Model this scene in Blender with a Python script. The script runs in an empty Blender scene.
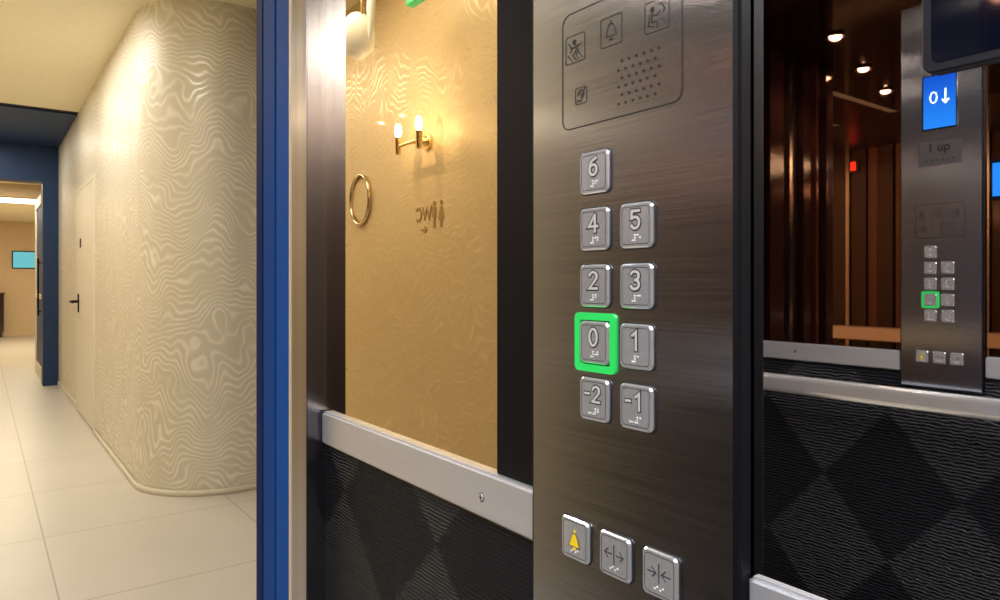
import bpy, bmesh, math, random
from mathutils import Vector, Matrix
random.seed(3)
scene=bpy.context.scene
scene.view_settings.view_transform='Standard'
EYE=1.2
col=scene.collection

# ------------------------------------------------------------ materials
def newmat(name):
    m=bpy.data.materials.new(name); m.use_nodes=True
    nt=m.node_tree; b=nt.nodes['Principled BSDF']; return m,nt,b
def N(nt,t,**k):
    n=nt.nodes.new(t)
    for a,v in k.items(): setattr(n,a,v)
    return n
def M(nt,op,a,b=None,c=None):
    n=nt.nodes.new('ShaderNodeMath'); n.operation=op
    for i,v in enumerate((a,b,c)):
        if v is None: continue
        if isinstance(v,(int,float)): n.inputs[i].default_value=v
        else: nt.links.new(v,n.inputs[i])
    return n.outputs[0]
def mixc(nt,f,c1,c2):
    n=nt.nodes.new('ShaderNodeMix'); n.data_type='RGBA'
    if isinstance(f,(int,float)): n.inputs[0].default_value=f
    else: nt.links.new(f,n.inputs[0])
    for i,c in ((6,c1),(7,c2)):
        if isinstance(c,tuple): n.inputs[i].default_value=(*c[:3],1)
        else: nt.links.new(c,n.inputs[i])
    return n.outputs[2]
def simple(name,c,rough=.5,metal=0,emit=None,es=0,var=.06,nscale=20,spec=.5):
    m,nt,b=newmat(name)
    g=N(nt,'ShaderNodeNewGeometry'); n=N(nt,'ShaderNodeTexNoise'); n.inputs['Scale'].default_value=nscale
    nt.links.new(g.outputs['Position'],n.inputs['Vector'])
    o=mixc(nt,n.outputs[0],tuple(x*(1-var) for x in c),tuple(min(1,x*(1+var)) for x in c))
    nt.links.new(o,b.inputs['Base Color'])
    b.inputs['Roughness'].default_value=rough; b.inputs['Metallic'].default_value=metal
    b.inputs['Specular IOR Level'].default_value=spec
    if emit: b.inputs['Emission Color'].default_value=(*emit,1); b.inputs['Emission Strength'].default_value=es
    return m
def steel(name,c,r0=.22,r1=.36,scale=(2,3,500),bump=.03,metal=1.0,contrast=.1,aniso=0,tan=(0,1,0)):
    m,nt,b=newmat(name)
    g=N(nt,'ShaderNodeNewGeometry'); mp=N(nt,'ShaderNodeMapping'); mp.inputs['Scale'].default_value=scale
    nt.links.new(g.outputs['Position'],mp.inputs[0])
    n=N(nt,'ShaderNodeTexNoise'); n.inputs['Scale'].default_value=1.5; n.inputs['Detail'].default_value=1
    nt.links.new(mp.outputs[0],n.inputs['Vector'])
    nt.links.new(M(nt,'MULTIPLY_ADD',n.outputs[0],r1-r0,r0),b.inputs['Roughness'])
    nt.links.new(mixc(nt,n.outputs[0],tuple(x*(1-contrast) for x in c),tuple(min(1,x*(1+contrast)) for x in c)),b.inputs['Base Color'])
    b.inputs['Metallic'].default_value=metal
    if aniso:
        b.inputs['Anisotropic'].default_value=aniso
        cv=N(nt,'ShaderNodeCombineXYZ')
        for i in range(3): cv.inputs[i].default_value=tan[i]
        nt.links.new(cv.outputs[0],b.inputs['Tangent'])
    if bump:
        bp=N(nt,'ShaderNodeBump'); bp.inputs['Strength'].default_value=bump; bp.inputs['Distance'].default_value=.0004
        nt.links.new(n.outputs[0],bp.inputs['Height']); nt.links.new(bp.outputs[0],b.inputs['Normal'])
    return m
def wallpaper(name,cbase,cline,strength=.35,lo=-.2,fz=200,amp=80,ns=3.6,rough=.5,metal=.2,pw=2.5,ms=(1,1,.7),det=1.2):
    m,nt,b=newmat(name)
    g=N(nt,'ShaderNodeNewGeometry')
    mp=N(nt,'ShaderNodeMapping'); mp.inputs['Scale'].default_value=ms
    nt.links.new(g.outputs['Position'],mp.inputs[0])
    n=N(nt,'ShaderNodeTexNoise'); n.inputs['Scale'].default_value=ns; n.inputs['Detail'].default_value=det
    nt.links.new(mp.outputs[0],n.inputs['Vector'])
    n2=N(nt,'ShaderNodeTexNoise'); n2.inputs['Scale'].default_value=7; n2.inputs['Detail'].default_value=2
    nt.links.new(g.outputs['Position'],n2.inputs['Vector'])
    s=N(nt,'ShaderNodeSeparateXYZ'); nt.links.new(g.outputs['Position'],s.inputs[0])
    t=M(nt,'ADD',M(nt,'MULTIPLY',s.outputs[2],fz),M(nt,'MULTIPLY',n.outputs[0],amp))
    w=M(nt,'MULTIPLY_ADD',M(nt,'SINE',t),.5,.5)
    w=M(nt,'POWER',w,pw)
    k=M(nt,'MULTIPLY',w,M(nt,'MULTIPLY_ADD',n2.outputs[0],3.2,lo))
    cl=N(nt,'ShaderNodeClamp'); nt.links.new(k,cl.inputs[0])
    nt.links.new(mixc(nt,cl.outputs[0],cbase,cline),b.inputs['Base Color'])
    nt.links.new(M(nt,'MULTIPLY_ADD',cl.outputs[0],-.22,rough),b.inputs['Roughness']); b.inputs['Metallic'].default_value=metal
    bp=N(nt,'ShaderNodeBump'); bp.inputs['Strength'].default_value=strength; bp.inputs['Distance'].default_value=.005
    nt.links.new(cl.outputs[0],bp.inputs['Height']); nt.links.new(bp.outputs[0],b.inputs['Normal'])
    return m
def quilt(name,W,H,y0,z0,rib,hi=.06,sp=.12,ca=.45,wb=.03):
    m,nt,b=newmat(name)
    g=N(nt,'ShaderNodeNewGeometry'); s=N(nt,'ShaderNodeSeparateXYZ'); nt.links.new(g.outputs['Position'],s.inputs[0])
    n=N(nt,'ShaderNodeTexNoise'); n.inputs['Scale'].default_value=45; nt.links.new(g.outputs['Position'],n.inputs['Vector'])
    n3=N(nt,'ShaderNodeTexNoise'); n3.inputs['Scale'].default_value=240; nt.links.new(g.outputs['Position'],n3.inputs['Vector'])
    wob=M(nt,'MULTIPLY_ADD',n3.outputs[0],wb,-wb/2)
    yy=M(nt,'DIVIDE',M(nt,'ADD',M(nt,'SUBTRACT',s.outputs[1],y0),wob),W)
    zz=M(nt,'DIVIDE',M(nt,'SUBTRACT',s.outputs[2],z0),H)
    a=M(nt,'FLOOR',M(nt,'ADD',M(nt,'ADD',yy,zz),.5)); c=M(nt,'FLOOR',M(nt,'ADD',M(nt,'SUBTRACT',yy,zz),.5))
    par=M(nt,'FLOORED_MODULO',M(nt,'ADD',a,c),2.0)      # 0 -> dark diamond
    t=M(nt,'ADD',M(nt,'MULTIPLY',s.outputs[2],2*math.pi/rib),M(nt,'MULTIPLY',n.outputs[0],9))
    w=M(nt,'MULTIPLY_ADD',M(nt,'SINE',t),.5,.5)
    amp=M(nt,'MULTIPLY_ADD',par,ca,1-ca)
    ww=M(nt,'MULTIPLY',w,amp)
    nt.links.new(mixc(nt,ww,(.003,.0035,.0055),(hi,hi*1.05,hi*1.3)),b.inputs['Base Color'])
    b.inputs['Roughness'].default_value=.42
    nt.links.new(M(nt,'MULTIPLY_ADD',par,sp,.10),b.inputs['Specular IOR Level'])
    bp=N(nt,'ShaderNodeBump'); bp.inputs['Strength'].default_value=.9; bp.inputs['Distance'].default_value=rib*.4
    nt.links.new(ww,bp.inputs['Height']); nt.links.new(bp.outputs[0],b.inputs['Normal'])
    return m
def tiles(name,c,cj,sx,sy,ox,oy,jw=.006):
    m,nt,b=newmat(name)
    g=N(nt,'ShaderNodeNewGeometry'); s=N(nt,'ShaderNodeSeparateXYZ'); nt.links.new(g.outputs['Position'],s.inputs[0])
    def j(o,off,sz):
        f=M(nt,'FLOORED_MODULO',M(nt,'SUBTRACT',o,off-jw/2),sz)
        return M(nt,'LESS_THAN',f,jw)
    jj=M(nt,'MAXIMUM',j(s.outputs[0],ox,sx),j(s.outputs[1],oy,sy))
    n=N(nt,'ShaderNodeTexNoise'); n.inputs['Scale'].default_value=2.2; n.inputs['Detail'].default_value=5
    nt.links.new(g.outputs['Position'],n.inputs['Vector'])
    cc=mixc(nt,n.outputs[0],tuple(x*.9 for x in c),tuple(min(1,x*1.08) for x in c))
    nt.links.new(mixc(nt,jj,cc,cj),b.inputs['Base Color'])
    b.inputs['Roughness'].default_value=.35
    return m
def woodmat(name,c1,c2,r=.3):
    m,nt,b=newmat(name)
    g=N(nt,'ShaderNodeNewGeometry'); mp=N(nt,'ShaderNodeMapping'); mp.inputs['Scale'].default_value=(30,30,1.2)
    nt.links.new(g.outputs['Position'],mp.inputs[0])
    n=N(nt,'ShaderNodeTexNoise'); n.inputs['Scale'].default_value=1.3; n.inputs['Detail'].default_value=6
    nt.links.new(mp.outputs[0],n.inputs['Vector'])
    nt.links.new(mixc(nt,n.outputs[0],c1,c2),b.inputs['Base Color']); b.inputs['Roughness'].default_value=r
    return m
def mirror(name,c):
    m,nt,b=newmat(name)
    g=N(nt,'ShaderNodeNewGeometry'); n=N(nt,'ShaderNodeTexNoise'); n.inputs['Scale'].default_value=1.5
    nt.links.new(g.outputs['Position'],n.inputs['Vector'])
    nt.links.new(mixc(nt,n.outputs[0],tuple(x*.98 for x in c),c),b.inputs['Base Color'])
    b.inputs['Metallic'].default_value=1; b.inputs['Roughness'].default_value=.012
    return m

mSteel=steel('brushed_steel',(.60,.66,.76),.16,.23,(2,4,420),.03,1,.17,.92)
mSteelB=steel('brushed_button_steel',(.90,.93,.98),.13,.21,(2,400,6),.02,.78,.05)
mSteelV=steel('vertical_brushed_steel',(.34,.33,.37),.18,.24,(60,60,.15),.0,1,.3,.5,(1,1,0))
mRail=steel('satin_aluminium',(.68,.70,.75),.3,.42,(3,3,200),.03,.7,.05)
mTube=steel('polished_handrail',(.98,.97,.98),.12,.18,(3,1,90),.01,.7,.04)
mPlate=simple('dark_nameplate',(.12,.11,.11),.35,.5)
mDark=simple('engraving_black',(.012,.012,.013),.5)
mIcon=simple('engraving_grey',(.05,.05,.055),.5)
mBlack=simple('black_trim',(.003,.003,.005),.5,spec=.15)
mMirA=mirror('gold_lit_mirror',(.84,.71,.49))  # same glass as the grey one, gold lobby light put into its tint
mMirC=mirror('grey_mirror',(.86,.84,.83))
mMirB=mirror('dark_bronze_mirror',(.57,.34,.25))
mPaper=wallpaper('wavy_wallpaper',(.66,.62,.50),(.86,.83,.73),.11,-.75,150,125,2.5,.5,.10,3.0,(1.3,1.3,.72),2.0)
mPaper2=wallpaper('warm_lit_wallpaper',(.69,.54,.32),(.75,.60,.38),.06,-.75,140,110,2.4,.46,.15,3.0,(1.3,1.3,.72),2.0)  # the cream wallpaper again, with warm lamp light put into its colour
mQA=quilt('ribbed_black_panel',.247,.25,.802,.905,.0046,.020,.09,.52,.03)
mQB=quilt('ribbed_black_panel_large',.40,.46,1.007,.58,.010,.048,.15,.54,.05)
mTile=tiles('cream_tiles',(.60,.565,.50),(.36,.32,.26),.87,.87,.24,3.06)
mCarF=tiles('dark_car_floor',(.06,.055,.05),(.02,.02,.02),.4,.4,0,0)
mCeil=simple('warm_ceiling_paint',(.95,.88,.66),.7)
mPlain=simple('warm_white_paint',(.70,.65,.52),.6)
mDoor=simple('cream_door',(.76,.72,.60),.45)
mNavy=simple('navy_paint',(.018,.046,.125),.5,spec=.3)
mBlue=simple('blue_lacquer',(.006,.075,.33),.6,spec=.06)
mBlueM=simple('mid_blue_lacquer',(.004,.055,.25),.6,spec=.06)
mBlueD=simple('dark_blue_lacquer',(.003,.016,.09),.6,spec=.06)
mBeige=simple('champagne_jamb',(.62,.56,.42),.45,.2,spec=.3)
mFloorLight=simple('floor_light_gold',(.62,.48,.32),.25)  # tone of the reflected floor light
mWood=woodmat('dark_wood',(.014,.008,.006),(.05,.022,.016),.10)
mWoodS=woodmat('dark_matt_wood',(.014,.008,.006),(.04,.018,.013),.35)
mWoodR=woodmat('red_brown_panel',(.05,.018,.012),(.13,.05,.03),.10)
mCarC=simple('black_gloss_ceiling',(.03,.016,.012),.10)
mCarW=steel('dark_bronze_panel',(.30,.24,.21),.2,.35,(200,200,2))
mGold=simple('brass',(.85,.62,.30),.22,1)
mNick=simple('antique_nickel',(.66,.56,.44),.18,1)
mBulb=simple('bulb_glow',(1,.9,.7),.4,0,(1,.80,.5),12)
mWhite=simple('petal_white',(.9,.88,.80),.4,0,(1,.93,.80),.22)
mLED=simple('spot_glow',(1,.9,.8),.4,0,(1,.74,.56),60)
mStrip=simple('cove_glow',(1,.9,.7),.4,0,(1,.82,.5),5)
mGreen=simple('green_lit_ring',(.02,.5,.10),.3,0,(.02,.60,.08),.36)
def grad_screen():
    m,nt,b=newmat('blue_screen')
    g=N(nt,'ShaderNodeNewGeometry'); s=N(nt,'ShaderNodeSeparateXYZ'); nt.links.new(g.outputs['Position'],s.inputs[0])
    f=M(nt,'MULTIPLY',M(nt,'SUBTRACT',s.outputs[2],1.64),6.6)
    cl=N(nt,'ShaderNodeClamp'); nt.links.new(f,cl.inputs[0])
    nt.links.new(mixc(nt,cl.outputs[0],(.02,.25,.85),(.006,.06,.50)),b.inputs['Emission Color'])
    b.inputs['Emission Strength'].default_value=1.1; b.inputs['Base Color'].default_value=(0,.05,.3,1); b.inputs['Roughness'].default_value=.2
    return m
mBlueS=grad_screen()
mScreenW=simple('screen_white',(1,1,1),.3,0,(.9,.95,1),4)
mTeal=simple('teal_screen',(.1,.4,.5),.2,0,(.08,.36,.46),1.0)
mSignG=simple('exit_green',(.02,.5,.15),.4,0,(.1,.6,.25),.5)
mYel=simple('yellow_enamel',(.80,.58,.02),.35)
mGlass=simple('black_glass',(.003,.004,.010),.05)
mRim=simple('graphite_rim',(.02,.022,.03),.3,.4)
mWarm=simple('warm_end_wall',(.72,.56,.36),.6)
mSign=simple('bronze_lettering',(.36,.23,.10),.4,.3)
mRed=simple('red_led',(.8,.02,.01),.3,0,(1,.03,.01),4)
mDot=simple('raised_mark',(.94,.95,.97),.22,.5)

# ------------------------------------------------------------ helpers
def fin(me,name,mats,parent=None,smooth=False,kind=None,label=None,cat=None,group=None):
    vs=[v.co.copy() for v in me.vertices]
    lo=Vector([min(v[i] for v in vs) for i in range(3)]); hi=Vector([max(v[i] for v in vs) for i in range(3)])
    c=(lo+hi)/2; c.z=lo.z
    me.transform(Matrix.Translation(-c))
    o=bpy.data.objects.new(name,me); col.objects.link(o); o.location=c
    if not isinstance(mats,(list,tuple)): mats=[mats]
    for m in mats: me.materials.append(m)
    if smooth:
        for p in me.polygons: p.use_smooth=True
    if parent is not None: par(o,parent)
    if kind: o['kind']=kind
    if label: o['label']=label
    if cat: o['category']=cat
    if group: o['group']=group
    return o
def par(o,p):
    o.parent=p; o.matrix_parent_inverse=Matrix.Translation(-p.location)
def empty(name,loc,label,cat,group=None):
    o=bpy.data.objects.new(name,None); o.location=loc; o.empty_display_size=.05; col.objects.link(o)
    o['label']=label
    if cat: o['category']=cat
    if group: o['group']=group
    return o
def bbox_bm(bm,x0,x1,y0,y1,z0,z1,mi=0):
    r=bmesh.ops.create_cube(bm,size=1)
    for v in r['verts']:
        v.co=Vector((x0+(v.co.x+.5)*(x1-x0),y0+(v.co.y+.5)*(y1-y0),z0+(v.co.z+.5)*(z1-z0)))
    for f in {f for v in r['verts'] for f in v.link_faces}: f.material_index=mi
    return r['verts']
def tomesh(bm,name):
    me=bpy.data.meshes.new(name); bmesh.ops.recalc_face_normals(bm,faces=bm.faces); bm.to_mesh(me); bm.free(); return me
def box(name,x0,x1,y0,y1,z0,z1,mat,bev=0,**k):
    bm=bmesh.new(); bbox_bm(bm,x0,x1,y0,y1,z0,z1)
    if bev: bmesh.ops.bevel(bm,geom=bm.edges[:],offset=bev,segments=2,affect='EDGES')
    return fin(tomesh(bm,name),name,mat,**k)
def boxes(name,lst,mat,**k):
    bm=bmesh.new()
    for b in lst: bbox_bm(bm,*b)
    return fin(tomesh(bm,name),name,mat,**k)
def cyl_bm(bm,p0,p1,r0,r1=None,seg=24,mi=0):
    r1=r0 if r1 is None else r1
    p0=Vector(p0);p1=Vector(p1);d=p1-p0
    r=bmesh.ops.create_cone(bm,cap_ends=True,segments=seg,radius1=r0,radius2=r1,depth=d.length)
    q=Vector((0,0,1)).rotation_difference(d.normalized())
    m=Matrix.Translation((p0+p1)/2)@q.to_matrix().to_4x4()
    bmesh.ops.transform(bm,matrix=m,verts=r['verts'])
    for f in {f for v in r['verts'] for f in v.link_faces}: f.material_index=mi
def sph_bm(bm,c,r,sc=(1,1,1),seg=16,mi=0):
    q=bmesh.ops.create_uvsphere(bm,u_segments=seg,v_segments=max(6,seg//2),radius=r)
    for v in q['verts']: v.co=Vector((v.co.x*sc[0],v.co.y*sc[1],v.co.z*sc[2]))+Vector(c)
    for f in {f for v in q['verts'] for f in v.link_faces}: f.material_index=mi
def rrect(w,h,r,n=6):
    pts=[]
    for cx,cy,a0 in ((w/2-r,h/2-r,0),(-w/2+r,h/2-r,90),(-w/2+r,-h/2+r,180),(w/2-r,-h/2+r,270)):
        for i in range(n+1):
            a=math.radians(a0+90*i/n); pts.append((cx+r*math.cos(a),cy+r*math.sin(a)))
    return pts

# frame of a vertical panel: p = viewer right, q = up (relative to eye), w = outward
class Frame:
    def __init__(s,X0,Yc,sg,Z0=EYE): s.X0=X0;s.Yc=Yc;s.s=sg;s.Z0=Z0
    def P(s,p,q,w): return Vector((s.X0+s.s*w,s.Yc+s.s*p,s.Z0+q))
def plate_bm(bm,F,p,q,w,h,r,w0,w1,ch=0,mi=0):
    loops=[]
    prof=[(w0,0),(w1-ch,0)]+([(w1,ch)] if ch else [])
    for (d,ins) in prof:
        pts=rrect(w-2*ins,h-2*ins,max(r-ins,.0003))
        loops.append([bm.verts.new(F.P(p+a,q+b,d)) for a,b in pts])
    fs=[]
    for A,B in zip(loops,loops[1:]):
        n=len(A)
        for i in range(n): fs.append(bm.faces.new((A[i],A[(i+1)%n],B[(i+1)%n],B[i])))
    fs.append(bm.faces.new(loops[-1])); fs.append(bm.faces.new(loops[0]))
    for f in fs: f.material_index=mi
def ring_bm(bm,F,p,q,w,h,r,t,w0,w1,mi=0):
    def L(ins,d): return [bm.verts.new(F.P(p+a,q+b,d)) for a,b in rrect(w-2*ins,h-2*ins,max(r-ins,.0003))]
    o0=L(0,w0);o1=L(0,w1);i1=L(t,w1);i0=L(t,w0); n=len(o0)
    for A,B in ((o0,o1),(o1,i1),(i1,i0)):
        for i in range(n): bm.faces.new((A[i],A[(i+1)%n],B[(i+1)%n],B[i])).material_index=mi
def poly_bm(bm,F,pts,w0,w1,mi=0):
    A=[bm.verts.new(F.P(a,b,w0)) for a,b in pts];B=[bm.verts.new(F.P(a,b,w1)) for a,b in pts];n=len(A)
    for i in range(n): bm.faces.new((A[i],A[(i+1)%n],B[(i+1)%n],B[i])).material_index=mi
    bm.faces.new(B).material_index=mi
# one continuous mitred ribbon, so that segments never lie on top of each other
def stroke_bm(bm,F,pts,t,w0,w1,mi=0,close=False):
    pts=[Vector(p) for p in pts]
    q=[pts[0]]
    for p in pts[1:]:
        if (p-q[-1]).length>1e-6: q.append(p)
    pts=q
    if len(pts)>3 and (pts[0]-pts[-1]).length<1e-6: close=True; pts=pts[:-1]
    n=len(pts)
    if not close:
        d0=(pts[1]-pts[0]).normalized(); d1=(pts[-1]-pts[-2]).normalized()
        pts[0]=pts[0]-d0*t*.4; pts[-1]=pts[-1]+d1*t*.4
    Ls=[];Rs=[]
    for i in range(n):
        if close: a=pts[i]-pts[i-1]; b=pts[(i+1)%n]-pts[i]
        else:
            a=pts[i]-pts[i-1] if i>0 else pts[1]-pts[0]
            b=pts[i+1]-pts[i] if i<n-1 else pts[-1]-pts[-2]
        a=a.normalized(); b=b.normalized()
        na=Vector((-a.y,a.x)); nb=Vector((-b.y,b.x)); m=na+nb
        if m.length<1e-4: m=na
        m.normalize(); k=1/max(.42,m.dot(na))
        Ls.append(pts[i]+m*t/2*k); Rs.append(pts[i]-m*t/2*k)
    V=[[bm.verts.new(F.P(p.x,p.y,w)) for p in S_] for S_ in (Ls,Rs) for w in (w0,w1)]
    L0,L1,R0,R1=V
    rng=range(n) if close else range(n-1)
    for i in rng:
        j=(i+1)%n
        for A,B in ((L0,L1),(L1,R1),(R1,R0)):
            bm.faces.new((A[i],A[j],B[j],B[i])).material_index=mi
    if not close:
        for i in (0,n-1): bm.faces.new((L0[i],L1[i],R1[i],R0[i])).material_index=mi
def disc_pts(cx,cy,r,n=12):
    return [(cx+r*math.cos(2*math.pi*i/n),cy+r*math.sin(2*math.pi*i/n)) for i in range(n)]
def text_into(bm,F,txt,size,p,q,w,ext=.0002,off=0,mi=0,flip=False,sx=1.0):
    cu=bpy.data.curves.new('t','FONT'); cu.body=txt; cu.size=size; cu.extrude=ext; cu.offset=off
    cu.align_x='CENTER'; cu.align_y='CENTER'; cu.resolution_u=4
    to=bpy.data.objects.new('t',cu); col.objects.link(to)
    dg=bpy.context.evaluated_depsgraph_get(); dg.update()
    me=bpy.data.meshes.new_from_object(to.evaluated_get(dg))
    fl=-1 if flip else 1
    xs=[v.co.x for v in me.vertices]; ys=[v.co.y for v in me.vertices]
    cx=(min(xs)+max(xs))/2; cy=(min(ys)+max(ys))/2
    for v in me.vertices: v.co=F.P(p+fl*sx*(v.co.x-cx),q+v.co.y-cy,w+v.co.z)
    n0=len(bm.faces); bm.from_mesh(me); bm.faces.ensure_lookup_table()
    for f in bm.faces[n0:]: f.material_index=mi
    bpy.data.objects.remove(to,do_unlink=True)
# raised tactile numerals drawn as strokes on a 10 x 14 mm grid
def arc(cx,cy,rx,ry,a0,a1,n=14):
    return [(cx+rx*math.cos(math.radians(a0+(a1-a0)*i/n)),cy+ry*math.sin(math.radians(a0+(a1-a0)*i/n))) for i in range(n+1)]
GL={
 '0':[arc(0,0,.0036,.0062,0,360,24)],
 '1':[[(-.0026,.0036),(.0008,.0062),(.0008,-.0062)]],
 '2':[arc(0,.0028,.0035,.0034,165,-35)+[(-.0036,-.0060),(.0038,-.0060)]],
 '3':[arc(-.0002,.0031,.0034,.0031,155,-85),arc(-.0002,-.0029,.0037,.0033,85,-155)],
 '4':[[(.0016,.0062),(-.0040,-.0022),(.0042,-.0022)],[(.0018,.0062),(.0018,-.0062)]],
 '5':[[(.0034,.0060),(-.0028,.0060),(-.0031,.0008)]+arc(0,-.0022,.0036,.0040,128,-150)],
 '6':[[(.0026,.0060)]+arc(.0012,-.0018,.0046,.0070,110,185,8),arc(0,-.0024,.0035,.0038,0,360,24)],
 '-':[[(-.0024,0),(.0016,0)]]}
def numeral(bm,F,n,p,q,w,s=1.08):
    offs=[0] if len(n)==1 else [-.0066,.0032]
    if len(n)==2: s*=.92
    for c,o in zip(n,offs):
        for k,pl in enumerate(GL[c]):
            pts=[(p+o+a*s*1.08,q+b*s) for a,b in pl]
            stroke_bm(bm,F,pts,.0038*s,w,w+.0002+k*.00004,1)
            stroke_bm(bm,F,pts,.0019*s,w,w+.0006+k*.00005,2)

# ------------------------------------------------------------ lift car shell
XA=.416; XB=-1.384; CZ=2.13; LZ=2.80; HY=1.76
S='structure'
box('wall_right',XA+.008,XA+.06,-.9,.995,0,CZ,mBlack,kind=S)
box('wall_left',XB-.06,XB-.008,-.9,1.6,0,CZ,mBlack,kind=S)
boxes('wall_back',[(XB,XA,-.95,-.9,0,CZ)],mCarW,kind=S)
box('wall_front',XB-.06,-.62,1.6,1.66,0,LZ,mCarW,kind=S)
box('floor_car',XB-.06,XA+.06,-.95,1.24,-.05,0,mCarF,kind=S)
boxes('ceiling_car',[(XB-.06,.385,-.95,1.6,CZ,CZ+.05),(-.62,.385,1.6,HY,CZ,CZ+.05)],mCarC,kind=S)
for x,w_,m in ((-1.31,.02,mNick),(-1.22,.02,mWoodR),(-1.06,.05,mWood),(-.96,.012,mNick),(-.84,.03,mWood),(-.76,.010,mWoodR),(-.66,.03,mWood)):
    box('trim_1',x-w_,x+w_,1.575,1.6,0,CZ,m,.003,kind=S)

ml='tall mirror with gold light put into its tint above aluminium rail'
box('wall_mirror',XA,XA+.008,.492,.995,1.01,CZ,mMirA,label=ml+' beside steel jamb',cat='mirror')
box('wall_mirror',XA,XA+.008,-.9,.2765,1.005,CZ,mMirC,label='tall mirror panel reflecting the dark lift interior',cat='mirror')
box('wall_mirror',XB-.008,XB,-.9,1.6,1.0,CZ,mMirB,label='dark bronze mirror on the opposite lift wall',cat='mirror')
box('wall_panel',XA-.002,XA+.008,.492,.995,.02,.963,mQA,label='black ribbed diamond pattern panel beside control panel',cat='wall panel')
box('wall_panel',XA-.002,XA+.008,-.9,.2765,.02,.963,mQA,label='black ribbed diamond pattern panel on lift side wall',cat='wall panel')
box('wall_panel',XB-.008,XB+.002,-.9,1.6,.02,.94,mQB,label='large black ribbed diamond panel under the handrail',cat='wall panel')
def rail(y0,y1,x0,x1,z0,z1,lab,screws):
    e=empty('dado_rail',((x0+x1)/2,(y0+y1)/2,z0),lab,'rail')
    box('rail_body',x0,x1,y0,y1,z0,z1,mRail,.003,parent=e)
    sx=-1 if x0>0 else 1; xf=x0 if sx<0 else x1
    for y,z in screws:
        bm=bmesh.new(); cyl_bm(bm,(xf-sx*.001,y,z),(xf+sx*.0003,y,z),.0048,.0048,20,1); cyl_bm(bm,(xf-sx*.001,y,z),(xf+sx*.0012,y,z),.0042,.0036,20,0)
        bbox_bm(bm,xf+sx*.0011,xf+sx*.0016,y-.0028,y+.0028,z-.0004,z+.0004,1)
        bbox_bm(bm,xf+sx*.0011,xf+sx*.0016,y-.0004,y+.0004,z-.0028,z+.0028,1)
        fin(tomesh(bm,'screw'),'screw',[mSteelB,mDark],parent=e)
rail(.494,.990,XA-.010,XA+.006,.9625,1.01,'flat satin aluminium rail with screw under the mirror',[(.578,.984)])
rail(-.9,.2765,XA-.006,XA+.006,.9625,1.005,'flat satin aluminium rail beyond the control panel',[(0.1,.984)])
rail(.967,1.57,XB-.006,XB+.012,.94,.998,'flat satin aluminium rail on the opposite wall',[(1.3,.97)])
rail(-.9,.745,XB-.006,XB+.012,.94,.998,'flat satin aluminium rail on the opposite wall',[(.3,.97)])
box('dark_reflection_strip',XA-.003,XA+.004,.492,.562,1.0101,CZ,mBlack,.001,kind=S)  # black strip standing in for a dark reflection in the mirror

# flattened oval handrail bar
e=empty('handrail',(XB+.08,.35,.83),'polished steel handrail bar on the opposite lift wall','handrail')
bm=bmesh.new()
prof=[]
for i in range(28):
    a=2*math.pi*i/28; ca,sa=math.cos(a),math.sin(a)
    prof.append((math.copysign(abs(ca)**.55,ca)*.016,math.copysign(abs(sa)**.55,sa)*.030))
A=[bm.verts.new((XB+.085+x,-.8,.868+z)) for x,z in prof]; B=[bm.verts.new((XB+.085+x,1.55,.868+z)) for x,z in prof]
for i in range(28): bm.faces.new((A[i],A[(i+1)%28],B[(i+1)%28],B[i]))
bm.faces.new(A); bm.faces.new(B)
fin(tomesh(bm,'rail_bar'),'rail_bar',mTube,parent=e)
for y in (-.6,.35,1.35):
    bm=bmesh.new(); cyl_bm(bm,(XB+.003,y,.86),(XB+.080,y,.86),.010); cyl_bm(bm,(XB+.003,y,.86),(XB+.009,y,.86),.028)
    fin(tomesh(bm,'bracket'),'bracket',mTube,parent=e)

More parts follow.
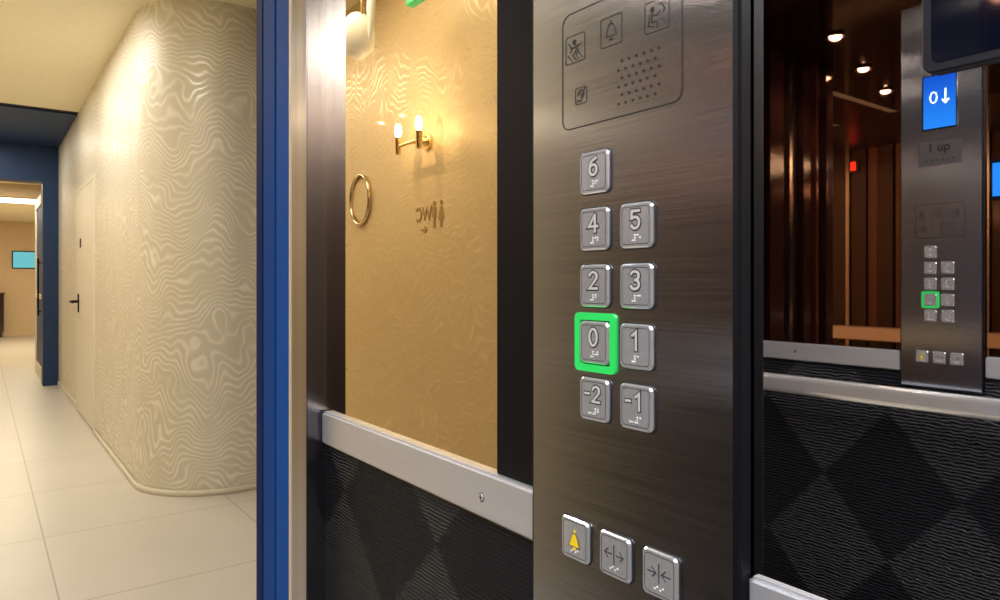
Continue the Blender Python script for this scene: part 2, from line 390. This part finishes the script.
# ------------------------------------------------------------ control panels
def braille(bm,F,p,q,w,n,mi):
    cells={'6':[(0,0),(0,1),(1,0)],'4':[(0,0),(1,0),(1,1)],'5':[(0,0),(1,1)],'2':[(0,0),(0,1)],'3':[(0,0),(1,0)],
           '0':[(1,0),(0,1),(1,1)],'1':[(0,0)],'#':[(1,0),(1,1),(1,2),(0,2)],'-':[(0,2),(1,2)]}
    s='#'+n if not n.startswith('-') else '-#'+n[1:]
    st=.0052; x0=p-(len(s)-1)*st/2
    for i,c in enumerate(s):
        for a,b in cells[c]:
            sph_bm(bm,F.P(x0+i*st+(a-.5)*.0022,q-(b-1)*.0020,w),.0008,(1,1,1),8,mi)
def control_panel(Xf,Yc,sg,lab,z0,z1,hw,deep):
    F=Frame(Xf,Yc,sg)
    e=empty('control_panel',F.P(0,z0,-deep),lab,'elevator control panel')
    bm=bmesh.new()
    prof=[(-hw,-deep),(-hw,-.004),(-hw+.0012,-.0012),(-hw+.004,0),(hw-.004,0),(hw-.0012,-.0012),(hw,-.004),(hw,-deep)]
    A=[bm.verts.new(F.P(p,z0,w)) for p,w in prof]; B=[bm.verts.new(F.P(p,z1,w)) for p,w in prof]
    for i in range(len(A)-1):
        f=bm.faces.new((A[i],A[i+1],B[i+1],B[i])); f.material_index=0 if i==3 else 1
    bm.faces.new(A); bm.faces.new(B)
    fin(tomesh(bm,'faceplate'),'faceplate',[mSteel,mBlack],parent=e)
    def button(n,u,q,lit=False,sym=None):
        p=sg*u
        be=empty('button',F.P(p,q-.0165,0),('square steel call button marked '+n) if n else ('square steel button with '+sym+' symbol'),None)
        par(be,e)
        bm=bmesh.new()
        plate_bm(bm,F,p,q,.0350,.0360,.0052,0,.0006,0,1)
        plate_bm(bm,F,p,q,.0332,.0342,.0046,.0005,.0028,.0012,0)
        ring_bm(bm,F,p,q,.0276,.0286,.0034,.0004,.0026,.00295,1)
        fin(tomesh(bm,'button_cap'),'button_cap',[mSteelB,mDark],parent=be)
        if lit:
            bm=bmesh.new(); ring_bm(bm,F,p,q,.0462,.0478,.0045,.0058,0,.0020)
            fin(tomesh(bm,'light_ring'),'light_ring',mGreen,parent=be,label='glowing green square ring')
        bm=bmesh.new()
        if n:
            numeral(bm,F,n,p,q+.0044,.0028)
            braille(bm,F,p+.001,q-.0094,.0028,n,2)
            fin(tomesh(bm,'number_mark'),'number_mark',[mSteelB,mDark,mDot],parent=be)
        else:
            w0,w1=.0027,.0032
            if sym=='bell':
                pts=[(-.0075,-.005),(-.006,-.003),(-.0045,.001),(-.0028,.0045),(-.001,.006),(.001,.006),(.0028,.0045),(.0045,.001),(.006,-.003),(.0075,-.005)]
                poly_bm(bm,F,[(p+a*.9,q+b-.001) for a,b in pts],w0,w1,0)
                poly_bm(bm,F,[(p+a,q+b-.001) for a,b in disc_pts(0,-.0065,.0016,10)],w0,w1-.0001,0)
                poly_bm(bm,F,[(p+a,q+b-.001) for a,b in disc_pts(0,.0075,.0013,10)],w0,w1-.0001,0)
                stroke_bm(bm,F,[(p+a*.9,q+b-.001) for a,b in pts],.0004,w0,w1+.0002,1,True)
                ms=[mYel,mDark]
            else:
                k=1 if sym=='door open' else -1
                t=.0010
                stroke_bm(bm,F,[(p,q+.0085),(p,q-.0055)],t,w0,w1,0)
                for sd in (-1,1):
                    tip=.0100 if k>0 else .0026; bs=.0064 if k>0 else .0062; ft=.0026 if k>0 else .0104
                    T=(p+sd*tip,q+.0015)
                    stroke_bm(bm,F,[(p+sd*bs,q+.0050),T,(p+sd*bs,q-.0020)],t,w0,w1,0)
                    stroke_bm(bm,F,[(p+sd*ft,q+.0015),T],t,w0,w1+.00005,0)
                ms=[mIcon,mSteelB]
            for i in range(4): sph_bm(bm,F.P(p-.004+i*.0026,q-.0105+(i%2)*.0018,.0028),.00075,(1,1,1),8,2)
            fin(tomesh(bm,'symbol_mark'),'symbol_mark',ms+[mDot],parent=be)
    dz=.0459
    c1,c2=.0245,-.0205
    button('6',c1,.0895)
    for i,(a,b) in enumerate((('4','5'),('2','3'),('0','1'),('-2','-1'))):
        q=.0895-dz*(i+1)
        button(a,c1,q,lit=(a=='0')); button(b,c2,q)
    button(None,.0468,-.2135,sym='bell'); button(None,.0015,-.2135,sym='door open'); button(None,-.0435,-.2135,sym='door close')
    bm=bmesh.new(); pc=sg*.001
    ring_bm(bm,F,pc,.178,.128,.098,.009,.0010,0,.0003)
    d=.0003
    def sq(u,q,s): ring_bm(bm,F,sg*u,q,s,s,.0022,.0006,0,d)
    L=lambda pts,u,q,t=.0009,cl=False: stroke_bm(bm,F,[(sg*u+a,q+b) for a,b in pts],t,0,d,0,cl)
    D=lambda cx,cy,r,u,q: poly_bm(bm,F,[(sg*u+a,q+b) for a,b in disc_pts(cx,cy,r,12)],0,d)
    sq(.049,.196,.0235)
    D(-.001,.006,.0022,.049,.196)
    L([(-.001,.004),(.002,-.001),(-.003,-.005),(.001,-.009)],.049,.196,.0010)
    L([(.002,.003),(.004,-.002),(.001,-.005),(.004,-.009)],.049,.196,.0007)
    L([(-.006,.002),(0,.001),(.007,.003)],.049,.196,.0010); L([(-.009,-.004),(-.004,-.009)],.049,.196,.0008); L([(.004,-.003),(.008,-.008)],.049,.196,.0008)
    L([(-.008,.006),(-.004,.001),(-.006,-.002)],.049,.196,.0008)
    sq(.0075,.199,.0235)
    L([(-.0055,-.004),(-.0045,.001),(-.0025,.0055),(.0025,.0055),(.0045,.001),(.0055,-.004)],.0075,.199,.0008,True)
    L([(-.0015,-.0065),(.0015,-.0065)],.0075,.199,.0016); L([(0,.006),(0,.008)],.0075,.199,.001)
    sq(-.039,.197,.0235)
    D(-.004,.0055,.0021,-.039,.197)
    L([(-.004,.003),(-.005,-.004),(0,-.004),(.001,-.009)],-.039,.197,.0010)
    L([(-.0065,.003),(-.008,-.006),(-.002,-.0075)],-.039,.197,.0007)
    L([(-.004,.001),(.0005,.000),(.003,.003)],-.039,.197,.0009)
    L([(.002,.0075),(.0045,.0085),(.0075,.0035),(.0065,.001)],-.039,.197,.0010)
    L([(.003,-.003),(.006,-.004),(.008,-.008)],-.039,.197,.0007)
    sq(.042,.1555,.0140)
    L(arc(0,.0012,.0034,.0036,195,-35)+[(.0010,-.0022),(.0004,-.0048),(-.0014,-.0050),(-.0022,-.0036)],.042,.1555,.0009)
    L(arc(.0002,.0012,.0014,.0015,190,-20,8)+[(-.0004,-.0010)],.042,.1555,.0007)
    L([(-.0052,-.0052),(-.0032,-.0032)],.042,.1555,.0007); L([(.0034,.0044),(.0052,.0056)],.042,.1555,.0007)
    fin(tomesh(bm,'pictogram_field'),'pictogram_field',mDark,parent=e,label='engraved rounded frame with emergency pictograms')
    bm=bmesh.new()
    for i in range(6):
        for j in range(6):
            poly_bm(bm,F,[(sg*-.021+a,.156+b) for a,b in disc_pts((i-2.5)*.0074+(.0018 if j%2 else -.0018),(j-2.5)*.0066,.00115,10)],0,d)
    fin(tomesh(bm,'speaker_grille'),'speaker_grille',mDark,parent=e,label='grid of small round speaker holes')
    bm=bmesh.new()
    plate_bm(bm,F,0,.372,.112,.068,.003,0,.0006,0,1)
    text_into(bm,F,'1 up',.034,0,.385,.0009,.0002,.0010,0,flip=(sg>0))
    for k in range(6): poly_bm(bm,F,disc_pts(-.035+.014*k,.352,.0028,10),.0006,.0010)
    fin(tomesh(bm,'rating_plate'),'rating_plate',[mDark,mPlate],parent=e)
    de=empty('floor_display',F.P(0,.44,0),'blue lit floor display showing 0 and a down arrow',None); par(de,e)
    bm=bmesh.new(); plate_bm(bm,F,0,.519,.092,.158,.003,0,.003,.001); fin(tomesh(bm,'display_frame'),'display_frame',mGlass,parent=de)
    bm=bmesh.new(); plate_bm(bm,F,0,.519,.084,.150,.002,.003,.0034); fin(tomesh(bm,'screen'),'screen',mBlueS,parent=de)
    bm=bmesh.new(); text_into(bm,F,'0',.050,sg*.015,.532,.0036,.0002,-.0014); fin(tomesh(bm,'floor_number'),'floor_number',mScreenW,parent=de)
    a=-sg*.016
    bm=bmesh.new(); stroke_bm(bm,F,[(a,.552),(a,.514)],.0024,.0034,.0038); stroke_bm(bm,F,[(a-.008,.522),(a,.512),(a+.008,.522)],.0024,.0034,.00385)
    fin(tomesh(bm,'down_arrow'),'down_arrow',mScreenW,parent=de)
control_panel(.400,.384,-1,'brushed steel control panel with square numbered buttons',-.325,.81,.1078,.014)
control_panel(XB+.016,.856,1,'brushed steel control panel on the opposite mirrored wall',-.30,.81,.108,.014)

e=empty('floor_display',(XB+.004,.715,1.40),'small blue glowing plate standing in for a display reflection','screen')  # added glowing plate in place of a reflected blue display
F=Frame(XB+.001,.708,1)
bm=bmesh.new(); plate_bm(bm,F,0,.28,.05,.11,.003,0,.010,.001); fin(tomesh(bm,'display_frame'),'display_frame',mGlass,parent=e)
bm=bmesh.new(); plate_bm(bm,F,0,.28,.040,.090,.002,.010,.0105); fin(tomesh(bm,'screen'),'screen',mBlueS,parent=e)

F=Frame(.411,0.035,-1)
e=empty('wall_screen',F.P(0,.113,-.005),'black glossy wall screen mounted on the dark mirror','screen')
bm=bmesh.new(); plate_bm(bm,F,0,.306,.268,.386,.006,-.005,0,.0008); fin(tomesh(bm,'screen_housing'),'screen_housing',mRim,parent=e)
bm=bmesh.new(); plate_bm(bm,F,0,.306,.258,.376,.004,0,.0004); fin(tomesh(bm,'screen_glass'),'screen_glass',mGlass,parent=e)

def spot(x,y,energy=4):
    e=empty('ceiling_downlight',(x,y,CZ-.01),'small round recessed downlight glowing warm in lift ceiling','lamp','downlights in the lift ceiling')
    bm=bmesh.new()
    r=bmesh.ops.create_cone(bm,cap_ends=False,segments=28,radius1=.034,radius2=.026,depth=.01)
    bmesh.ops.translate(bm,vec=(x,y,CZ-.005),verts=r['verts']); fin(tomesh(bm,'lamp_rim'),'lamp_rim',mSteelV,parent=e)
    bm=bmesh.new(); cyl_bm(bm,(x,y,CZ-.006),(x,y,CZ-.001),.021); sph_bm(bm,(x,y,CZ-.006),.021,(1,1,.6),20); fin(tomesh(bm,'lamp_lens'),'lamp_lens',mLED,parent=e)
    l=bpy.data.lights.new('spot','SPOT'); l.energy=energy; l.color=(1,.93,.86); l.spot_size=math.radians(130); l.spot_blend=.6; l.shadow_soft_size=.02
    lo=bpy.data.objects.new('spot_lamp',l); lo.location=(x,y,CZ-.035); col.objects.link(lo)
for x,y in ((-1.02,1.36),(-.54,1.49),(-.10,1.60)): spot(x,y,7)
for x,y in ((-.83,.2),(-.1,.3),(-.83,-.6),(-.1,-.6)): spot(x,y,14)
spot(-.95,.85,9)

# ------------------------------------------------------------ jamb and blue frame
box('trim_3',.385,.47,.995,1.058,0,CZ,mSteelV,.0015,kind=S)
box('trim_4',.388,.47,1.058,1.078,0,2.3,mBeige,.001,kind=S)
fr=[(.3880,1.078,1.135,mBlue),(.3905,1.135,1.142,mBlueD),(.3880,1.142,1.200,mBlueM),(.3905,1.200,1.205,mBlueD),(.3880,1.205,1.238,mBlueD)]
for x,y0,y1,m in fr: box('trim_5',x,.50,y0,y1,0,2.3,m,.001,kind=S)
box('trim_6',-.62,.50,1.062,1.24,CZ+.0502,2.33,mBlue,kind=S)
box('floor_sill',XB,.385,1.24,1.25,-.03,.001,mSteelV,kind=S)

# ------------------------------------------------------------ lobby
box('floor_lobby',-.95,2.5,1.25,20,-.05,0,mTile,kind=S)
box('ceiling_lobby',-.95,2.5,1.24,7.62,LZ,LZ+.05,mCeil,kind=S)
box('ceiling_slot',-.95,.8,7.62,7.72,LZ,LZ+.05,mBlack,kind=S)
box('ceiling_navy',-.95,.8,7.72,9.7,LZ-.01,LZ+.05,mNavy,kind=S)
box('wall_header',-.62,.385,HY,HY+.04,CZ,LZ,mPlain,kind=S)
box('wall_header_side',.385,.40,1.24,HY+.04,CZ+.2,LZ,mPlain,kind=S)
box('wall_lobby_near',.44,2.5,1.17,1.2385,0,LZ,mPlain,kind=S)
box('wall_lobby_left',-.95,-.90,1.66,20,0,LZ,mPaper2,kind=S)
box('wall_lobby_end',2.35,2.42,1.24,4.2,0,LZ,mWood,kind=S)
boxes('ceiling_added_soffit',[(1.3,2.36,1.24,4.12,2.32,LZ),(.42,1.3,1.24,2.55,2.32,LZ)],mWoodS,kind=S)  # added, darkens the lobby ceiling seen through the mirrors
box('floor_light_band',2.12,2.31,1.26,4.1,.74,.84,mFloorLight,.004,kind=S)  # added band standing in for golden floor light in the mirrors
yy=1.27; k=0
seq=((.07,mWoodR),(.12,mWood),(.03,mNick),(.16,mWood),(.05,mWoodR),(.03,mWood),(.14,mWood),(.04,mNick),(.10,mWoodR),(.12,mWood),(.04,mWoodR),(.16,mWood),(.03,mNick),(.07,mWoodR),(.12,mWood))
while yy<4.0:
    w_,m=seq[k%len(seq)]
    box('trim_7',2.35-.02-.014*(k%3),2.35,yy,yy+w_,0,2.32,m,.003,kind=S); yy+=w_+.015; k+=1
e=empty('indicator_light',(2.30,2.95,2.12),'small red glowing indicator light on dark panelling','lamp')
box('lamp_housing',2.285,2.35,2.91,2.99,2.13,2.23,mWoodS,.002,parent=e)
box('lamp_lens',2.279,2.285,2.93,2.97,2.145,2.215,mRed,.002,parent=e)
def path_wall(name,path,z0,z1,mat,**k):
    bm=bmesh.new()
    A=[bm.verts.new((x,y,z0)) for x,y in path];B=[bm.verts.new((x,y,z1)) for x,y in path]
    for i in range(len(A)-1): bm.faces.new((A[i],A[i+1],B[i+1],B[i]))
    me=bpy.data.meshes.new(name); bm.to_mesh(me); bm.free()
    return fin(me,name,mat,smooth=True,**k)
def cpath(off,y_far,x_end=2.32):
    R=.46; cx,cy=.74+R,4.13+R; pts=[(.74-off,y_far)]
    for yy in (6.0,5.5,5.0): 
        if yy<y_far: pts.append((.74-off,yy))
    for i in range(33):
        a=math.radians(180+90*i/32); pts.append((cx+(R+off)*math.cos(a),cy+(R+off)*math.sin(a)))
    pts+= [(x_end,4.13-off)]
    return pts
path_wall('wall_column',cpath(0,6.42),0,LZ,mPaper,kind=S)
o=path_wall('baseboard_column',cpath(.012,6.42),0,.035,mPlain,kind=S)
md=o.modifiers.new('s','SOLIDIFY'); md.thickness=.012; md.offset=0
box('wall_right_plain',.74,.80,6.42,9.7,0,LZ,mPaper,kind=S)
box('baseboard_right',.73,.74,7.78,9.7,0,.05,mPlain,kind=S)
e=empty('door_1',(.735,7.08,0),'flush cream door with black lever handle','door'); e['kind']=S
boxes('door_frame',[(.732,.7399,6.44,6.49,0,2.085),(.732,.7399,7.68,7.73,0,2.085),(.732,.7399,6.49,7.68,2.04,2.085)],mDoor,parent=e)
box('door_leaf',.730,.7399,6.50,7.67,.01,2.035,mDoor,.002,parent=e)
bm=bmesh.new(); cyl_bm(bm,(.73,7.50,1.03),(.66,7.50,1.03),.012); cyl_bm(bm,(.665,7.50,1.03),(.665,7.30,1.03),.012)
bbox_bm(bm,.722,.73,7.47,7.53,.93,1.10)
fin(tomesh(bm,'door_handle'),'door_handle',mBlack,parent=e,label='black lever handle')
box('door_sign',.724,.7299,7.30,7.38,1.52,1.60,mRim,.002,parent=e)

boxes('wall_portal',[(.585,.80,9.7,9.95,0,LZ),(-.95,.585,9.7,9.95,2.38,LZ)],mNavy,kind=S)
box('ceiling_far',-.95,2.5,9.95,20,2.6,2.65,mCeil,kind=S)
box('wall_far_end',-.95,2.5,19.4,19.5,0,2.6,mWarm,kind=S)
box('wall_far_right',2.4,2.5,9.95,19.4,0,2.6,mWarm,kind=S)
box('ceiling_cove_light',-.5,1.2,13.2,14.6,2.57,2.599,mStrip,kind=S)
box('ceiling_beam',-.95,2.4,12.0,12.25,2.42,2.6,mWarm,kind=S)
e=empty('glass_door',(.61,10.6,0),'open cream framed glass door leaf beside navy portal','door')
boxes('door_frame',[(.60,.64,10.0,10.12,0,2.3),(.60,.64,11.3,11.42,0,2.3),(.60,.64,10.12,11.3,0,.15),(.60,.64,10.12,11.3,2.18,2.3),(.60,.64,10.12,11.3,1.0,1.06)],mDoor,parent=e)
box('door_glass',.615,.625,10.12,11.3,.15,2.18,mNavy,parent=e)
bm=bmesh.new(); cyl_bm(bm,(.57,10.25,.8),(.57,10.25,1.5),.010); cyl_bm(bm,(.6,10.25,.85),(.57,10.25,.85),.008); cyl_bm(bm,(.6,10.25,1.45),(.57,10.25,1.45),.008)
fin(tomesh(bm,'pull_handle'),'pull_handle',mBlack,parent=e)
e=empty('wall_screen',(.81,19.38,1.54),'small teal lit information screen on the far wall','screen')
box('screen_housing',.58,1.04,19.36,19.399,1.53,1.93,mGlass,.005,parent=e)
box('screen_glass',.60,1.02,19.355,19.36,1.55,1.91,mTeal,parent=e)
e=empty('sideboard',(.15,19.1,0),'low dark wooden sideboard against the far wall','cabinet')
box('cabinet_body',-.35,.42,18.9,19.38,.12,.95,mWood,.01,parent=e)
box('cabinet_top',-.37,.44,18.87,19.39,.95,.99,mWoodR,.004,parent=e)
for x in (-.3,.34): box('leg',x,x+.05,18.95,19.0,0,.12,mWood,parent=e)

# ------------------------------------------------------------ things on the lobby wall seen in the mirror
WX=-.90
e=empty('wall_lamp',(WX,2.91,1.82),'brass double wall lamp with two glowing bulbs','lamp')
bm=bmesh.new(); cyl_bm(bm,(WX,2.91,1.88),(WX+.015,2.91,1.88),.04,seg=32); cyl_bm(bm,(WX+.015,2.91,1.88),(WX+.03,2.91,1.88),.026,.016,32)
fin(tomesh(bm,'back_plate'),'back_plate',mGold,parent=e)
bm=bmesh.new(); cyl_bm(bm,(WX+.02,2.91,1.88),(WX+.11,2.91,1.86),.008); cyl_bm(bm,(WX+.11,2.79,1.86),(WX+.11,3.03,1.86),.008)
fin(tomesh(bm,'arm'),'arm',mGold,parent=e)
for y in (2.81,3.01):
    bm=bmesh.new(); cyl_bm(bm,(WX+.11,y,1.82),(WX+.11,y,1.90),.013,.017); fin(tomesh(bm,'bulb_holder'),'bulb_holder',mGold,parent=e)
    bm=bmesh.new(); sph_bm(bm,(WX+.11,y,1.935),.0175,(1,1,2.1)); fin(tomesh(bm,'bulb'),'bulb',mBulb,parent=e,smooth=True)
    l=bpy.data.lights.new('bulb','POINT'); l.energy=1.5; l.color=(1,.80,.5); l.shadow_soft_size=0
    lo=bpy.data.objects.new('bulb_light',l); lo.location=(WX+.20,y,1.96); col.objects.link(lo)
e=empty('round_mirror',(WX,3.60,1.53),'round antique metal hoop on wavy wallpaper','mirror')
bm=bmesh.new(); n=48;m_=10
vs=[]
for i in range(n):
    a=2*math.pi*i/n; ring=[]
    for j in range(m_):
        b=2*math.pi*j/m_; R=.138+.009*math.cos(b)
        ring.append(bm.verts.new((WX+.012+.012*math.sin(b),3.64+R*math.cos(a)*.86,1.67+R*math.sin(a))))
    vs.append(ring)
for i in range(n):
    for j in range(m_): bm.faces.new((vs[i][j],vs[(i+1)%n][j],vs[(i+1)%n][(j+1)%m_],vs[i][(j+1)%m_]))
fin(tomesh(bm,'ring_frame'),'ring_frame',mNick,parent=e,smooth=True)
bm=bmesh.new(); cyl_bm(bm,(WX,3.64,1.67),(WX+.006,3.64,1.67),.116,seg=48); fin(tomesh(bm,'mirror_glass'),'mirror_glass',mPaper2,parent=e)
# WC sign
F=Frame(WX,2.89,1,0)
bm=bmesh.new()
text_into(bm,F,'WC',.098,.060,1.535,.002,.0015,.0006,sx=.9)
stroke_bm(bm,F,[(.035,1.458),(.080,1.458)],.007,0,.003); stroke_bm(bm,F,[(.050,1.471),(.035,1.458),(.050,1.445)],.007,0,.0032)
for k,pp in enumerate((-.036,-.098)):
    poly_bm(bm,F,disc_pts(pp,1.578,.012,14),0,.003)
    if k==0: poly_bm(bm,F,[(pp-.017,1.560),(pp+.017,1.560),(pp+.017,1.512),(pp+.010,1.512),(pp+.010,1.462),(pp-.010,1.462),(pp-.010,1.512),(pp-.017,1.512)],0,.003)
    else: poly_bm(bm,F,[(pp-.009,1.560),(pp+.009,1.560),(pp+.025,1.498),(pp+.009,1.498),(pp+.008,1.462),(pp-.008,1.462),(pp-.009,1.498),(pp-.025,1.498)],0,.003)
fin(tomesh(bm,'toilet_sign'),'toilet_sign',mSign,label='bronze WC lettering with two figures and an arrow',cat='sign')
e=empty('exit_sign',(-.68,2.65,2.40),'small green lit emergency sign hanging under lobby ceiling','sign')
box('sign_box',-.70,-.66,2.60,2.70,2.408,2.50,mSignG,.004,parent=e)
box('sign_hanger',-.685,-.675,2.62,2.63,2.50,LZ,mRim,parent=e); box('sign_hanger',-.685,-.675,2.67,2.68,2.50,LZ,mRim,parent=e)
e=empty('pendant_lamp',(-.5,2.8,2.12),'hanging lamp with white globe and slim leaf shades','lamp')
bm=bmesh.new(); cyl_bm(bm,(-.5,2.8,2.36),(-.5,2.8,LZ),.006); fin(tomesh(bm,'cord'),'cord',mGold,parent=e)
bm=bmesh.new(); sph_bm(bm,(-.5,2.84,2.285),.082,(.9,.9,1.25),28); fin(tomesh(bm,'lamp_shade'),'lamp_shade',mWhite,parent=e,smooth=True)
for dy,dx,rt in ((-.115,.01,.12),(.10,-.09,-.15)):
    bm=bmesh.new(); sph_bm(bm,(0,0,0),.065,(.2,.30,2.3),20)
    bmesh.ops.transform(bm,matrix=Matrix.Translation((-.5+dx,2.8+dy,2.37))@Matrix.Rotation(rt,4,'X'),verts=bm.verts)
    fin(tomesh(bm,'leaf_shade'),'leaf_shade',mWhite,parent=e,smooth=True)

# ------------------------------------------------------------ lights
def area(name,loc,sx,sy,e,c,rot=(0,0,0)):
    l=bpy.data.lights.new(name,'AREA'); l.shape='RECTANGLE'; l.size=sx; l.size_y=sy; l.energy=e; l.color=c
    o=bpy.data.objects.new(name,l); o.location=loc; o.rotation_euler=rot; col.objects.link(o)
W=(1,.935,.82)
area('lobby_light',(-.1,2.9,LZ-.02),.8,.9,22,W)
area('lobby_light',(.0,5.2,LZ-.02),.7,1.5,32,W)
area('lobby_light',(-.1,7.0,LZ-.02),.5,.5,14,W)
area('lobby_light',(.0,8.9,LZ-.03),.3,.6,12,W)
area('lobby_light',(.3,11,2.55),.8,.8,26,(1,.88,.68))
area('lobby_light',(.5,16,2.55),1.2,2,60,(1,.88,.68))
area('car_fill',(-.55,-.25,CZ-.02),.7,1.1,36,(.92,.96,1))  # added area light, brightens the steel control panel
l=bpy.data.lights.new('end_wall_fill','SPOT'); l.energy=70; l.color=(1,.85,.65); l.spot_size=math.radians(110); l.spot_blend=.7; l.shadow_soft_size=0  # added unseen spot, brightens the panelling at the lobby end
o=bpy.data.objects.new('end_wall_fill',l); o.location=(1.0,2.75,2.25); col.objects.link(o)
o.rotation_euler=(Vector((2.35,2.6,1.3))-Vector(o.location)).to_track_quat('-Z','Y').to_euler()
w=bpy.data.worlds.new('w'); scene.world=w; w.use_nodes=True
w.node_tree.nodes['Background'].inputs[0].default_value=(.02,.018,.015,1)

# ------------------------------------------------------------ camera
cam=bpy.data.cameras.new('camera'); co=bpy.data.objects.new('camera',cam); col.objects.link(co)
co.location=(0,0,EYE); co.rotation_euler=(math.radians(90),0,-math.radians(36.6))
cam.sensor_width=36; cam.lens=25.2; cam.shift_y=-.017; cam.clip_start=.01
scene.camera=co
